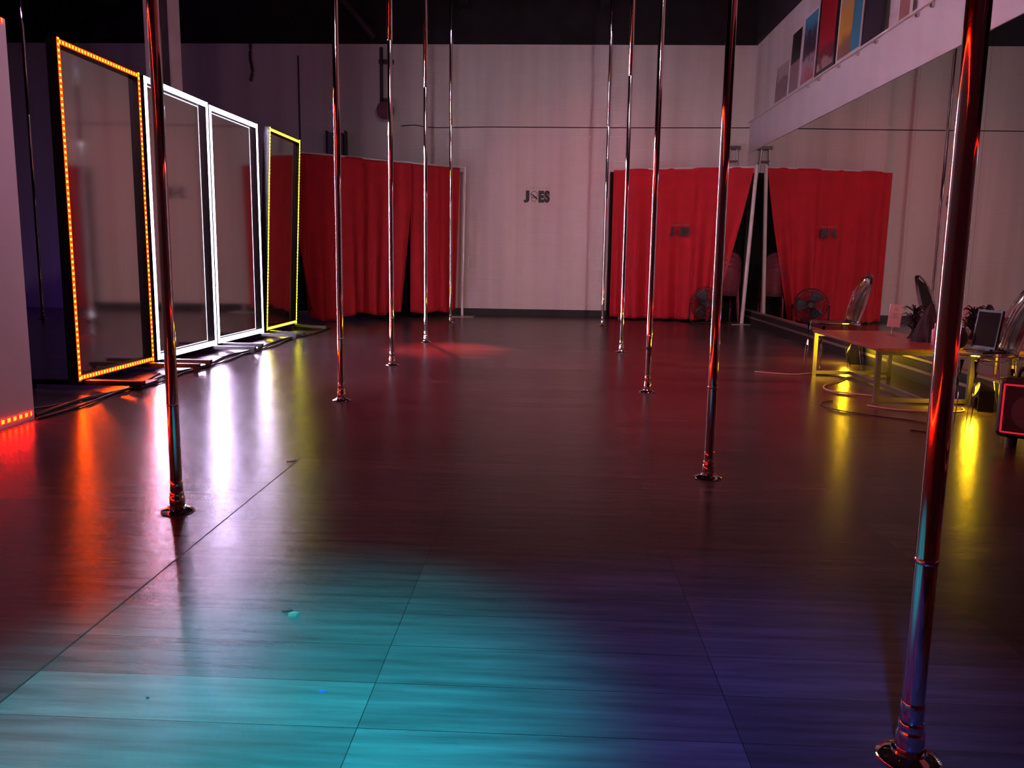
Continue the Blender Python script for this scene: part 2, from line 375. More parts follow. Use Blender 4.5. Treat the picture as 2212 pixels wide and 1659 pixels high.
# ------------------------------------------------------------------ dance poles
ZB = 4.98
def make_pole():
    t = bpy.data.objects.new('dance_pole', None); COL.objects.link(t)
    b = BM(); lathe(b, [(.010, .0), (.064, .0), (.0655, .003), (.063, .007), (.048, .013), (.036, .017), (.034, .023), (.0285, .024)], 40)
    obj('floor_flange', b, M['chrome'], t, smooth=True)
    b = BM(); lathe(b, [(.0285, .022), (.0295, .026), (.0295, .060), (.0270, .066), (.0262, .072), (.0262, .082), (.0245, .086)], 32)
    lathe(b, [(.0232, .086), (.0240, .090), (.0240, .128), (.0228, .131)], 32)
    obj('collar', b, M['chrome'], t, smooth=True)
    b = BM(); lathe(b, [(.0225, .02), (.0225, 2.90)], 40, cap=False); lathe(b, [(.0225, 2.90), (.0255, 2.905), (.0255, ZB - .05)], 40, cap=False)
    obj('tube', b, M['chrome'], t, smooth=True)
    b = BM(); lathe(b, [(.0224, .435), (.0236, .437), (.0236, .445), (.0224, .447)], 32, cap=False)
    obj('joint_ring', b, M['chrome'], t, smooth=True)
    b = BM(); lathe(b, [(.027, ZB - .16), (.034, ZB - .15), (.034, ZB - .05), (.06, ZB - .04), (.06, ZB)], 24)
    obj('ceiling_mount', b, M['white_tube'], t, smooth=True)
    return t
pp = make_pole()
LL = [(-1.487, 3.204, 'chrome pole nearest the camera in the row beside the LED mirror panels'),
      (-1.469, 5.82, 'second chrome pole from the camera in the row beside the LED mirror panels'),
      (-1.468, 7.74, 'third and middle chrome pole of the row beside the LED mirror panels'),
      (-1.462, 9.84, 'fourth chrome pole in the row nearer the LED panels, before the left curtain'),
      (-1.51, 12.69, 'farthest chrome pole of the row nearer the LED panels, by the left curtain edge'),
      (.783, 1.68, 'thick-looking chrome pole nearest the camera, crossing the right edge of the view'),
      (.776, 3.947, 'second chrome pole from the camera in the row nearer the wall mirror'),
      (.772, 6.48, 'chrome pole with a black band near its foot, in the row nearer the wall mirror'),
      (.790, 9.17, 'fourth chrome pole in the row nearer the wall mirror, left of the logo curtain'),
      (.797, 12.69, 'farthest chrome pole of the row nearer the wall mirror, at the right curtain edge')]
poles = []
for i, (x, y, lb) in enumerate(LL):
    o = pp if i == 0 else copy_tree(pp)
    o.location = (x, y, 0); o.rotation_euler = (0, 0, random.uniform(0, 6)); tag(o, lb, 'dance pole', 'chrome dance poles in two rows'); poles.append(o)
b = BM(); lathe(b, [(.0226, .33), (.0262, .332), (.0262, .355), (.0226, .357)], 24); obj('band', b, M['rubber'], poles[7], smooth=True)
o = copy_tree(pp); o.location = (-7.45, 12.0, 0); tag(o, 'dim chrome pole alone in the purple-lit area beyond the partition', 'dance pole', 'chrome dance poles in two rows')
# beams that carry them
for x in (-1.475, .785, -7.45):
    struct(box('trim_6', x - .08, x + .08, -3.2, YB - .03, ZB, ZB + .2, M['ceiling']))
for k in range(9):
    y = 12.7 - k * 1.75
    struct(box('trim_7', XLW, XR + .02, y - .05, y + .05, ZB + .2, ZB + .42, M['ceiling']))

# ------------------------------------------------------------------ curtains
def drape(name, A, B, z0f, z1, m, parent, u0=0.0, u1=1.0, nu=160, nv=36, amp=.035, freq=9, seed=0, xf=None, thick=.008):
    rnd = random.Random(seed)
    A = Vector(A); B = Vector(B); d = (B - A); L = d.length; nrm = Vector((d.y, -d.x)).normalized()
    ph = [rnd.uniform(0, 6.28) for _ in range(6)]
    am = [rnd.uniform(.4, 1) for _ in range(6)]
    bm = BM(); grid = []
    for j in range(nv + 1):
        v = j / nv; row = []
        for i in range(nu + 1):
            u = u0 + (u1 - u0) * i / nu
            z0 = z0f(u)
            z = z1 + (z0 - z1) * v
            s = u * L
            uu = xf(u, v) if xf else u
            k = (.38 + .62 * v)
            off = amp * k * (am[0] * math.sin(s * freq + ph[0] + .6 * v) + .6 * am[1] * math.sin(s * freq * 2.1 + ph[1] - .8 * v) * (.4 + .6 * v) + .8 * am[2] * math.sin(s * freq * .47 + ph[2]))
            p = A + d * uu + nrm * off
            row.append(bm.verts.new((p.x, p.y, z)))
        grid.append(row)
    for j in range(nv):
        for i in range(nu):
            bm.faces.new((grid[j][i], grid[j][i + 1], grid[j + 1][i + 1], grid[j + 1][i]))
    o = obj(name, bm, m, parent, smooth=False)
    for p in o.data.polygons: p.use_smooth = True
    sm = o.modifiers.new('cloth', 'SOLIDIFY'); sm.thickness = thick
    return o
def rod(parent, name, a, c, r=.022, m=None):
    b = BM(); tube(b, [a, c], r, 14); return obj(name, b, m or M['white_tube'], parent, smooth=True)
LC = ((-3.72, 11.95), (-1.47, 14.02)); LT = 2.43
lc = thing('drape_stand', 'wide red curtain on a white pipe stand between the yellow-lit panel and the bare wall', 'curtain', (0, 0, 0), group='red curtains on pipe stands')
rod(lc, 'upright', (-1.47, 14.02, .0), (-1.43, 14.02, LT + .03)); rod(lc, 'upright', (-3.72, 11.95, 0), (-3.72, 11.95, LT + .03)); rod(lc, 'top_rod', (-3.72, 11.95, LT), (-1.43, 14.02, LT), .016)
for p in LC:
    b = BM(); bx(b, p[0] - .2, p[0] + .2, p[1] - .2, p[1] + .2, 0, .008); obj('base_plate', b, M['steel'], lc)
def lz(u):
    e = .10 + .10 * math.exp(-((u - .0) / .07) ** 2) - .07 * math.exp(-((u - .17) / .09) ** 2) + .03 * math.sin(u * 21)
    return max(.02, e)
def lx(u, v):
    s = max(0, .10 - u) / .10
    q = v ** 1.6
    r = u + .09 * s * q
    g = max(0, 1 - abs(u - .67) / .5) if u < .67 else 0
    return r - .075 * g * g * max(0, (v - .22) / .78) ** 1.1
drape('curtain_cloth', LC[0], LC[1], lz, LT, M['red_cloth'], lc, 0.0, .668, 260, 40, .105, 12, 3, lx)
def lx2(u, v): return u - .022 * max(0, (u - .85) / .15) * v
drape('curtain_cloth', LC[0], LC[1], lambda u: .09 + .015 * math.sin(u * 40), LT, M['red_cloth'], lc, .672, .985, 140, 40, .045, 13, 5, lx2)
RC = ((.99, 14.05), (3.11, 13.46))
rc = thing('drape_stand', 'red curtain with the black logo on a white pipe stand in front of the fan', 'curtain', (0, 0, 0), group='red curtains on pipe stands')
rod(rc, 'upright', (3.05, 13.46, 0), (3.15, 13.46, LT + .03), .03); rod(rc, 'upright', (1.16, 14.12, 0), (1.16, 14.12, LT - .03), .018); rod(rc, 'top_rod', (1.0, 14.05, LT), (3.17, 13.46, LT), .016)
b = BM(); bx(b, 2.86, 3.16, 13.3, 13.62, 0, .008); obj('base_plate', b, M['steel'], rc)
def rx(u, v):
    s = max(0, (u - .55) / .45)
    return u - .24 * s ** 1.5 * v ** 1.15
drape('curtain_cloth', RC[0], RC[1], lambda u: .03 + .05 * max(0, u - .3) * math.sin(u * 18) ** 2, LT, M['red_cloth'], rc, 0.0, 1.0, 340, 40, .105, 12, 11, rx)
bk = thing('black_drape', 'black backing drape behind the red logo curtain in the far right corner', 'curtain', (0, 0, 0), group='black backing drapes')
drape('drape_cloth', (.95, 14.27), (3.19, 14.20), lambda u: .01, 2.40, M['velvet_black'], bk, 0, 1, 120, 10, .03, 9, 21)
rod(bk, 'top_rod', (.95, 14.27, 2.40), (3.19, 14.20, 2.40), .014, M['black'])
bk = thing('black_drape', 'black backing drape behind the split of the left red curtain', 'curtain', (0, 0, 0), group='black backing drapes')
drape('drape_cloth', (-3.85, 12.35), (-1.75, 14.28), lambda u: .16, 2.36, M['velvet_black'], bk, 0, 1, 120, 10, .03, 9, 22)
rod(bk, 'top_rod', (-3.85, 12.35, 2.36), (-1.75, 14.28, 2.36), .014, M['black'])

# ------------------------------------------------------------------ lettering
def text_mesh(name, s, size, m, parent, loc, rot, offset=0.0, sx=1.0, extrude=.001):
    cu = bpy.data.curves.new(name, 'FONT'); cu.body = s; cu.size = size; cu.offset = offset; cu.extrude = extrude
    cu.align_x = 'LEFT'; cu.align_y = 'BOTTOM_BASELINE'
    tmp = bpy.data.objects.new('tmp', cu); COL.objects.link(tmp)
    dg = bpy.context.evaluated_depsgraph_get(); dg.update()
    me = bpy.data.meshes.new_from_object(tmp.evaluated_get(dg))
    bpy.data.objects.remove(tmp)
    me.materials.clear(); me.materials.append(m)
    for v in me.vertices: v.co.x *= sx
    o = bpy.data.objects.new(name, me); COL.objects.link(o); o.parent = parent; o.location = loc; o.rotation_euler = rot
    return o
def logo(loc, rotz, scale, label, faint=True):
    t = thing('wall_logo', label, 'logo', loc, (0, 0, rotz), 'studio logos'); t.scale = (scale,) * 3
    R = (PI / 2, 0, 0)
    text_mesh('lettering', 'J', .19, M['logo'], t, (-.205, 0, -.052), R, .014, 1.3)
    text_mesh('lettering', 'E', .235, M['logo'], t, (.008, 0, -.09), R, .018, .74)
    text_mesh('lettering', 'S', .235, M['logo'], t, (.110, 0, -.088), R, .018, .76)
    # thin ring O with the slanted stroke
    b = BM()
    for cx, cz, r0, r1 in ((-.065, .022, .052, .060), (-.068, -.05, .036, .043)):
        n = 40; ri = [b.verts.new((cx + r0 * math.cos(2 * PI * k / n), -.001, cz + r0 * math.sin(2 * PI * k / n))) for k in range(n)]
        ro = [b.verts.new((cx + r1 * math.cos(2 * PI * k / n), -.001, cz + r1 * math.sin(2 * PI * k / n))) for k in range(n)]
        for k in range(n): b.faces.new((ri[k], ri[(k + 1) % n], ro[(k + 1) % n], ro[k]))
    vs = [b.verts.new((x, -.0015, z)) for x, z in ((-.122, .035), (-.112, .042), (-.040, -.005), (.002, -.047), (-.018, -.056), (-.072, -.012))]
    b.faces.new(vs)
    obj('lettering', b, M['logo'], t)
    if faint: [text_mesh('small_letter', c, .052, M['faint_logo'], t, (-.205 + k * .054, 0, .115), R, .0, 1.18) for k, c in enumerate('VERTICAL')]
    return t
logo((-.24, YB - .004, 2.015), 0, 1.0, 'black JOES logo lettering on the bare white back wall')
ang = math.atan2(RC[1][1] - RC[0][1], RC[1][0] - RC[0][0])
logo((2.055, 13.70, 1.45), ang, .70, 'small black JOES logo lettering on the red right-hand curtain')

# ------------------------------------------------------------------ fan in front of the curtain
fn = thing('floor_fan', 'round black cage fan standing on the floor before the logo curtain', 'fan', (2.42, 13.15, 0), (0, 0, .25))
rotm = Matrix.Translation((0, 0, .335)) @ Matrix.Rotation(PI / 2, 4, 'X')
b = BM()
for r, yy in ((.245, -.07), (.255, 0), (.245, .07), (.20, -.09), (.14, -.10), (.08, -.105), (.20, .09), (.12, .10)):
    tube(b, [(r * math.cos(2 * PI * k / 40), yy, .335 + r * math.sin(2 * PI * k / 40)) for k in range(41)], .004, 5)
for s in (-1, 1):
    for k in range(24):
        a = 2 * PI * k / 24
        tube(b, [(rr * math.cos(a), s * yy, .335 + rr * math.sin(a)) for rr, yy in ((.04, .106), (.14, .10), (.20, .09), (.245, .07), (.255, 0))], .002, 4)
obj('cage', b, M['rubber'], fn, smooth=True)
b = BM(); lathe(b, [(.045, -.02), (.05, .0), (.045, .02)], 20, rotm)
for k in range(3):
    a0 = 2 * PI * k / 3
    g = []
    for i in range(7):
        row = []
        rr = .045 + .18 * i / 6
        for j in range(6):
            a = a0 + (j / 5 - .5) * (.9 + .3 * math.sin(PI * i / 6))
            row.append(b.verts.new((rr * math.cos(a), (j / 5 - .5) * .06, .335 + rr * math.sin(a))))
        g.append(row)
    for i in range(6):
        for j in range(5): b.faces.new((g[i][j], g[i][j + 1], g[i + 1][j + 1], g[i + 1][j]))
fb = obj('blades', b, M['cone'], fn, smooth=True); fb.modifiers.new('thick', 'SOLIDIFY').thickness = .003
b = BM(); lathe(b, [(.02, -.16), (.06, -.15), (.065, -.06), (.03, -.03)], 20, rotm); obj('motor', b, M['rubber'], fn, smooth=True)
b = BM()
tube(b, [(-.27, 0, .335), (-.27, 0, .10), (-.22, 0, .035), (.22, 0, .035), (.27, 0, .10), (.27, 0, .335)], .012, 8)
for sx in (-.2, .2): tube(b, [(sx, -.2, .012), (sx, .2, .012)], .012, 8); tube(b, [(sx, 0, .012), (sx, 0, .035)], .010, 8)
obj('stand', b, M['rubber'], fn, smooth=True)

# ------------------------------------------------------------------ ladder behind the curtain
ld = thing('step_ladder', 'aluminium step ladder peeking over the logo curtain in the far right corner', 'ladder', (2.96, 14.34, 0))
b = BM()
for s in (-1, 1):
    tube(b, [(s * .24, -.03, 0), (s * .06, 0, 2.82)], .017, 8)
obj('front_rails', b, M['alu'], ld, smooth=True)
for k in range(9):
    z = .28 + k * .29; hw = .24 - .18 * z / 2.82
    b = BM(); bx(b, -hw, hw, -.04, .02, z, z + .02); obj('step', b, M['cone'], ld)
b = BM(); bx(b, -.11, .11, -.04, .04, 2.80, 2.85); obj('top_cap', b, M['cone'], ld)

# ------------------------------------------------------------------ back wall fittings
sp = thing('wall_speaker', 'black speaker box bracketed to the back wall above the left curtain', 'speaker', (-3.6, YB, 2.62))
b = BM(); bx(b, -.13, .13, -.30, -.08, 0, .36); obj('cabinet', b, M['amp'], sp, bevel=.01)
b = BM(); bx(b, -.115, .115, -.306, -.30, .015, .345); obj('grille', b, M['cone'], sp)
b = BM(); bx(b, -.04, .04, -.09, 0, .14, .22); bx(b, -.165, -.145, -.26, -.1, -.02, .40); bx(b, .145, .165, -.26, -.1, -.02, .40); bx(b, -.165, .165, -.12, -.1, .16, .20); obj('bracket', b, M['pipe'], sp)
pz = thing('drop_pipe', 'dark vertical pipe with collars and a round end, high on the back wall', 'pipe', (-2.78, YB - .12, 0))
b = BM(); tube(b, [(-.07, 0, 3.5), (-.07, 0, 4.36)], .028, 12); tube(b, [(.06, .02, 3.5), (.06, .02, 4.2)], .018, 12); bx(b, -.12, .12, .03, .12, 4.12, 4.18); obj('pipe_run', b, M['pipe'], pz, smooth=True)
b = BM()
lathe(b, [(.03, 4.12), (.085, 4.125), (.085, 4.15), (.03, 4.155)], 20); lathe(b, [(.03, 3.50), (.10, 3.51), (.10, 3.54), (.03, 3.56)], 20)
obj('collar', b, M['pipe'], pz, smooth=True)
b = BM(); lathe(b, [(.02, -.07), (.10, -.05), (.145, .02), (.145, .05), (.02, .06)], 24, Matrix.Translation((.0, -.02, 3.36)) @ Matrix.Rotation(PI / 2, 4, 'X'))
obj('round_end', b, M['pipe_red'], pz, smooth=True)
b = BM(); tube(b, [(-3.75, YB - .28, 5.42), (-2.95, YB - .15, 4.50)], .075, 14)
tag(obj('duct', b, M['brace'], smooth=True), 'dark round duct slanting down from the ceiling to the drop pipe', 'duct')
b = BM(); tube(b, smooth_path([(-5.05, YB - .05, 4.44), (-5.06, YB - .05, 4.2), (-5.03, YB - .06, 4.0), (-5.07, YB - .05, 3.84)], 5), .022, 8)
tag(obj('hanging_cable', b, M['cable'], smooth=True), 'short black cable hanging on the upper back wall above the LED panels', 'cable')
b = BM(); bx(b, -4.275, -4.255, YB - .03, YB, 2.5, 4.25)
tag(obj('conduit', b, M['pipe']), 'thin dark vertical conduit on the back wall over the yellow-lit panel', 'conduit')

# ------------------------------------------------------------------ artworks on the ledge
def art_mat(name, bands, nscale=4, mixn=.5):
    m, n, l, b = newmat(name)
    tc = n.new('ShaderNodeTexCoord'); t = n.new('ShaderNodeTexNoise'); t.inputs['Scale'].default_value = nscale; t.inputs['Detail'].default_value = 3
    l.new(tc.outputs['Object'], t.inputs['Vector'])
    sp_ = n.new('ShaderNodeSeparateXYZ'); l.new(tc.outputs['Object'], sp_.inputs[0])
    ma = n.new('ShaderNodeMath'); ma.operation = 'MULTIPLY_ADD'; l.new(t.outputs['Fac'], ma.inputs[0]); ma.inputs[1].default_value = mixn; l.new(sp_.outputs[2], ma.inputs[2])
    r = n.new('ShaderNodeValToRGB'); l.new(ma.outputs[0], r.inputs[0])
    el = r.color_ramp.elements
    for i, (p, c) in enumerate(bands):
        e = el[i] if i < 2 else el.new(p)
        e.position = p; e.color = (*c, 1)
    l.new(r.outputs[0], b.inputs['Base Color']); b.inputs['Roughness'].default_value = .5
    return m
def poster(y0, y1, h, m, label, frame=None, fw_=.02):
    y0 *= .976; y1 *= .976; h *= .976
    t = thing('framed_picture', label, 'picture', (XR - .012, (y0 + y1) / 2, 3.245), (0, math.radians(1.5), 0), 'pictures leaning on the high ledge')
    hw = abs(y1 - y0) / 2
    b = BM(); bx(b, 0, .012, -hw + fw_, hw - fw_, fw_, h - fw_); obj('picture_sheet', b, m, t)
    b = BM(); d = -.006
    bx(b, d, .018, -hw, -hw + fw_, 0, h); bx(b, d, .018, hw - fw_, hw, 0, h); bx(b, d, .018, -hw + fw_, hw - fw_, 0, fw_); bx(b, d, .018, -hw + fw_, hw - fw_, h - fw_, h)
    obj('picture_frame', b, frame or M['frame'], t)
    return t
poster(12.48, 13.2, .54, art_mat('pale_print', [(0, (.38, .30, .30)), (.42, (.22, .14, .15)), (.55, (.20, .12, .14)), (.66, (.40, .32, .33)), (.8, (.42, .36, .36))], 9, .6), 'pale faded picture, lowest of those leaning on the high ledge', M['ledge'])
poster(11.95, 12.46, .84, art_mat('black_over_mauve', [(0, (.26, .17, .18)), (.44, (.30, .2, .22)), (.46, (.006, .004, .006)), (1, (.006, .004, .006))], 2, .1), 'narrow picture with a black upper half beside the pale faded one', M['ledge'])
poster(11.27, 11.90, .90, art_mat('blue_dark_pink', [(0, (.36, .22, .25)), (.3, (.42, .10, .15)), (.52, (.42, .33, .36)), (.62, (.04, .02, .04)), (.85, (.05, .03, .05)), (.95, (.05, .16, .26)), (1.0, (.05, .25, .38))], 8, .5), 'picture with a blue corner over dark and pink shapes on the high ledge', M['ledge'], .03)
poster(10.50, 11.24, 1.05, art_mat('red_white', [(0, (.40, .08, .12)), (.2, (.55, .36, .36)), (.36, (.45, .28, .28)), (.44, (.10, .02, .04)), (.58, (.40, .012, .03)), (1, (.34, .008, .018))], 9, .5), 'tall bright red picture in a black frame on the high ledge', M['frame'], .05)
def yb_mat():
    m = art_mat('yellow_blue', [(0, (.24, .12, .09)), (.35, (.30, .16, .10)), (.42, (.62, .33, .06)), (.7, (.55, .30, .07)), (.85, (.42, .33, .36)), (1, (.3, .24, .26))], 4, .3)
    n, l = m.node_tree.nodes, m.node_tree.links
    b = n['Principled BSDF']; src = b.inputs['Base Color'].links[0].from_socket
    sp_ = [x for x in n if x.type == 'SEPXYZ'][0]
    g = n.new('ShaderNodeMath'); g.operation = 'LESS_THAN'; l.new(sp_.outputs[1], g.inputs[0]); g.inputs[1].default_value = -.07
    h = n.new('ShaderNodeMath'); h.operation = 'LESS_THAN'; l.new(sp_.outputs[2], h.inputs[0]); h.inputs[1].default_value = .62
    k = n.new('ShaderNodeMath'); k.operation = 'MULTIPLY'; l.new(g.outputs[0], k.inputs[0]); l.new(h.outputs[0], k.inputs[1])
    mx = n.new('ShaderNodeMix'); mx.data_type = 'RGBA'; l.new(k.outputs[0], mx.inputs[0]); l.new(src, mx.inputs[6]); mx.inputs[7].default_value = (.05, .26, .40, 1)
    l.new(mx.outputs[2], b.inputs['Base Color'])
    return m
poster(9.66, 10.44, 1.05, yb_mat(), 'yellow and blue picture on the high ledge right of the red one', M['ledge'], .025)
poster(9.04, 9.62, 1.05, art_mat('near_black', [(0, (.012, .008, .014)), (.5, (.04, .028, .045)), (1, (.01, .007, .012))], 5, .6), 'almost black picture on the high ledge', M['frame'], .02)
poster(8.38, 8.66, .62, art_mat('brown_card', [(0, (.36, .17, .16)), (1, (.32, .15, .14))], 3, .3), 'small brown picture standing apart at the near end of the high ledge', M['ledge'], .01)
for i, y in enumerate((12.05, 11.2, 10.75, 10.05, 9.45, 8.95, 8.0, 7.7)):
    b = BM(); bx(b, XR - .03, XR - .005, y - .02, y + .02, 3.18, 3.207); tag(obj('clip', b, M['steel']), 'small dull metal clip in the row under the high ledge', 'clip', 'metal clips under the high ledge')

# ------------------------------------------------------------------ table
TX0, TX1, TY0, TY1, TZ = 2.38, 3.10, 6.16, 7.68, .41
tb = thing('low_table', 'low brown-topped table with metal legs beside the wall mirror', 'table', ((TX0 + TX1) / 2, (TY0 + TY1) / 2, 0))
ox, oy = (TX0 + TX1) / 2, (TY0 + TY1) / 2; hx, hy = (TX1 - TX0) / 2, (TY1 - TY0) / 2
b = BM(); bx(b, -hx, hx, -hy, hy, TZ - .022, TZ); obj('tabletop', b, M['wood'], tb, bevel=.004)
q = .026
for s in (-1, 1):
    for r in (-1, 1):
        b = BM(); cx, cy = s * (hx - q), r * (hy - q); bx(b, cx - q / 2 - .004, cx + q / 2 + .004, cy - q / 2 - .004, cy + q / 2 + .004, 0, TZ - .022); obj('leg', b, M['steel'], tb)
b = BM()
for r in (-1, 1):
    cy = r * (hy - q); bx(b, -hx + q * 1.7, hx - q * 1.7, cy - .015, cy + .015, .014, .044); bx(b, -hx + q * 1.7, hx - q * 1.7, cy - .015, cy + .015, TZ - .05, TZ - .023)
bx(b, -.015, .015, -hy + q * 1.8, hy - q * 1.8, 0.014, .044)
obj('base_frame', b, M['steel'], tb)

# sign holder
sh = thing('card_stand', 'small white card held upright on a clip stand on the low table', 'sign', (2.90, 7.22, TZ), (0, 0, .12))
b = BM(); lathe(b, [(.05, 0), (.05, .004), (.012, .01), (.004, .012), (.004, .10)], 20); obj('stand_base', b, M['steel'], sh, smooth=True)
b = BM(); bx(b, -.056, .056, -.004, .0, .075, .265, Matrix.Rotation(math.radians(5), 4, 'Y')); cdd = obj('card', b, M['white_card'], sh)
b = BM()
for k, (wd, z) in enumerate(((.03, .235), (.04, .22), (.05, .19), (.035, .175), (.05, .16))): bx(b, -wd / 2, wd / 2, -.0055, -.004, z - .003, z, Matrix.Rotation(math.radians(5), 4, 'Y'))
obj('printed_lines', b, M['grey_print'], cdd)
# feathered display
fd = thing('feather_spray', 'black feathery spray with curled plumes standing on the low table behind the card', 'ornament', (2.98, 7.0, TZ))
b = BM()
for k in range(70):
    a = random.uniform(0, 2 * PI); z = random.uniform(.10, .27); rr = random.uniform(.06, .12)
    tube(b, [(0, 0, z - .03), (rr * .6 * math.cos(a), rr * .6 * math.sin(a), z + .01), (rr * math.cos(a), rr * math.sin(a), z - .012)], [.006, .005, .001], 5)
obj('plumes', b, M['feather'], fd, smooth=True)
b = BM(); lathe(b, [(.045, 0), (.03, .02), (.012, .06), (.012, .24)], 14); obj('stem', b, M['feather'], fd, smooth=True)
hat = thing('black_hair_piece', 'black cone-shaped hair piece heaped on the low table beside the feathers', 'wig', (2.97, 6.74, TZ))
b = BM(); g = []
for j in range(14):
    z = .30 * j / 13; row = []
    for i in range(28):
        a = 2 * PI * i / 28; r = (.085 * (1 - j / 13) ** .8 + .012) * (1 + .12 * math.sin(7 * a + j * .5) + .05 * math.sin(13 * a))
        row.append(b.verts.new((r * math.cos(a) + .03 * (j / 13) ** 2, r * math.sin(a), z)))
    g.append(row)
for j in range(13):
    for i in range(28): b.faces.new((g[j][i], g[j][(i + 1) % 28], g[j + 1][(i + 1) % 28], g[j + 1][i]))
b.faces.new(g[0][::-1]); b.faces.new(g[-1]); obj('hair', b, M['feather'], hat, smooth=True)
for k, (x, y, hh, m, lb) in enumerate(((2.94, 6.50, .16, M['pink_plastic'], 'pale pink pump bottle on the low table, farther of two'), (2.90, 6.34, .13, M['white_card'], 'short white bottle on the low table, nearer of two'))):
    t = thing('bottle', lb, 'bottle', (x, y, TZ), group='bottles on the low table')
    b = BM(); lathe(b, [(.028, 0), (.03, .005), (.03, hh * .7), (.012, hh * .82), (.011, hh * .86)], 20); obj('bottle_body', b, m, t, smooth=True)
    b = BM(); lathe(b, [(.013, hh * .86), (.013, hh), (.010, hh + .004)], 14); obj('cap', b, M['white_card'], t, smooth=True)

# ------------------------------------------------------------------ clear chairs (face -X)
def make_chair():
    t = bpy.data.objects.new('clear_chair', None); COL.objects.link(t)
    # seat: rounded square with a rim
    b = BM(); n = 48
    def outline(s, z, d=0):
        out = []
        for k in range(n):
            a = 2 * PI * k / n; c, si = math.cos(a), math.sin(a); e = 4.5
            r = 1 / ((abs(c) ** e + abs(si) ** e) ** (1 / e))
            x = s * .205 * r * c; y = s * .205 * r * si * (1 - .10 * (c > 0) * c)
            out.append(b.verts.new((x, y, z)))
        return out
    R = [outline(.90, .428), outline(1.0, .430), outline(1.01, .452), outline(.97, .458), outline(.80, .447), outline(.3, .442)]
    for p_, q_ in zip(R, R[1:]):
        for k in range(n): b.faces.new((p_[k], p_[(k + 1) % n], q_[(k + 1) % n], q_[k]))
    b.faces.new(R[-1]); obj('seat', b, M['clear'], t, smooth=True)
    # oval back, slightly curved, leaning
    b = BM(); g = []
    nu, nv = 16, 14
    for j in range(nv + 1):
        v = j / nv; z = .455 + v * .44
        hw = .185 * math.sqrt(max(0.001, 1 - max(0, (v - .35) / .655) ** 2.2)) if v > .35 else .185 * (.86 + .14 * v / .35)
        row = []
        for i in range(nu + 1):
            u = -1 + 2 * i / nu
            row.append(b.verts.new((.185 + .085 * v + .05 * v * v - .03 * u * u, u * hw, z)))
        g.append(row)
    for j in range(nv):
        for i in range(nu): b.faces.new((g[j][i], g[j][i + 1], g[j + 1][i + 1], g[j + 1][i]))
    o = obj('backrest', b, M['clear'], t, smooth=True); o.modifiers.new('thick', 'SOLIDIFY').thickness = .010
    rim = [g[j][0].co.copy() if False else None for j in range(0)]
    b = BM(); pts = []
    for v in [k / 12 for k in range(13)]:
        hw = .185 * math.sqrt(max(0.001, 1 - max(0, (v - .35) / .655) ** 2.2)) if v > .35 else .185 * (.86 + .14 * v / .35)
        pts.append((.155 + .085 * v + .05 * v * v, -hw, .455 + v * .44))
    pts2 = [(p[0], -p[1], p[2]) for p in pts[::-1]]
    tube(b, pts + [(.29 + .02, 0, .897)] + pts2, .010, 8); obj('back_rim', b, M['clear'], t, smooth=True)
    for sx, sy, dx in ((-.175, -.175, -.02), (-.175, .175, -.02), (.165, -.16, .07), (.165, .16, .07)):
        b = BM(); tube(b, [(sx, sy, .432), (sx + dx * .4, sy * 1.02, .22), (sx + dx, sy * 1.05, 0)], [.021, .017, .013], 10)
        obj('leg', b, M['clear'], t, smooth=True)
    return t
ch = make_chair()
CH = [(2.70, 8.06, 0, .05, 'clear plastic chair at the far end of the low table'),
      (2.80, 5.55, 0, -.1, 'clear plastic chair with a black tilted device, before the near end of the low table'),
      (2.85, 5.13, 0, .05, 'clear plastic chair half cut off by the frame, behind the black speaker')]
for i, (x, y, z, rz, lb) in enumerate(CH):
    o = ch if i == 0 else copy_tree(ch)
    o.location = (x, y, z); o.rotation_euler = (0, 0, rz); tag(o, lb, 'chair', 'clear plastic chairs by the wall mirror')
for k in range(4):
    o = copy_tree(ch); [setattr(q_.material_slots[0], 'link', 'OBJECT') or setattr(q_.material_slots[0], 'material', M['clear_red']) for q_ in o.children]; o.location = (2.84, 13.88 + k * .004, k * .075); o.rotation_euler = (0, 0, -PI / 2 + .15)
    tag(o, ['reddish clear chair at the bottom of the stack behind the logo curtain', 'second reddish clear chair up in the stack behind the logo curtain', 'third reddish clear chair up in the stack behind the logo curtain', 'topmost reddish clear chair of the stack behind the logo curtain'][k], 'chair', 'stacked clear chairs in the far corner')

# glossy tilted device on the nearer chair
dv = thing('tablet_stand', 'black tilted screen with a glossy face resting on the clear chair seat', 'tablet', (2.80, 5.52, .459), (0, 0, .285))
Rm = Matrix.Translation((0, 0, .03)) @ Matrix.Rotation(math.radians(8), 4, 'Y')
b = BM(); bx(b, 0, .018, -.10, .10, 0, .25, Rm); obj('tablet_body', b, M['amp'], dv)
b = BM(); bx(b, -.002, 0, -.088, .088, .015, .235, Rm); obj('screen', b, M['gloss_black'], dv)
b = BM(); bx(b, -.06, .12, -.07, .07, 0, .012); bx(b, .04, .06, -.02, .02, .012, .12); obj('stand_base', b, M['amp'], dv)
bg = thing('black_bag', 'small rounded black bag sitting on the clear chair beside the glossy screen', 'bag', (2.72, 5.68, .459))
b = BM(); bmesh.ops.create_icosphere(b, subdivisions=3, radius=1)
for v in b.verts:
    v.co = Vector((v.co.x * .06, v.co.y * .05, .075 + v.co.z * .075 * (1 + .08 * math.sin(9 * v.co.x + 5 * v.co.y))))
obj('bag_body', b, M['feather'], bg, smooth=True)
b = BM(); tube(b, smooth_path([(-.035, 0, .13), (-.03, 0, .19), (0, 0, .205), (.03, 0, .19), (.035, 0, .13)], 4), .005, 6); obj('bag_handle', b, M['feather'], bg, smooth=True)

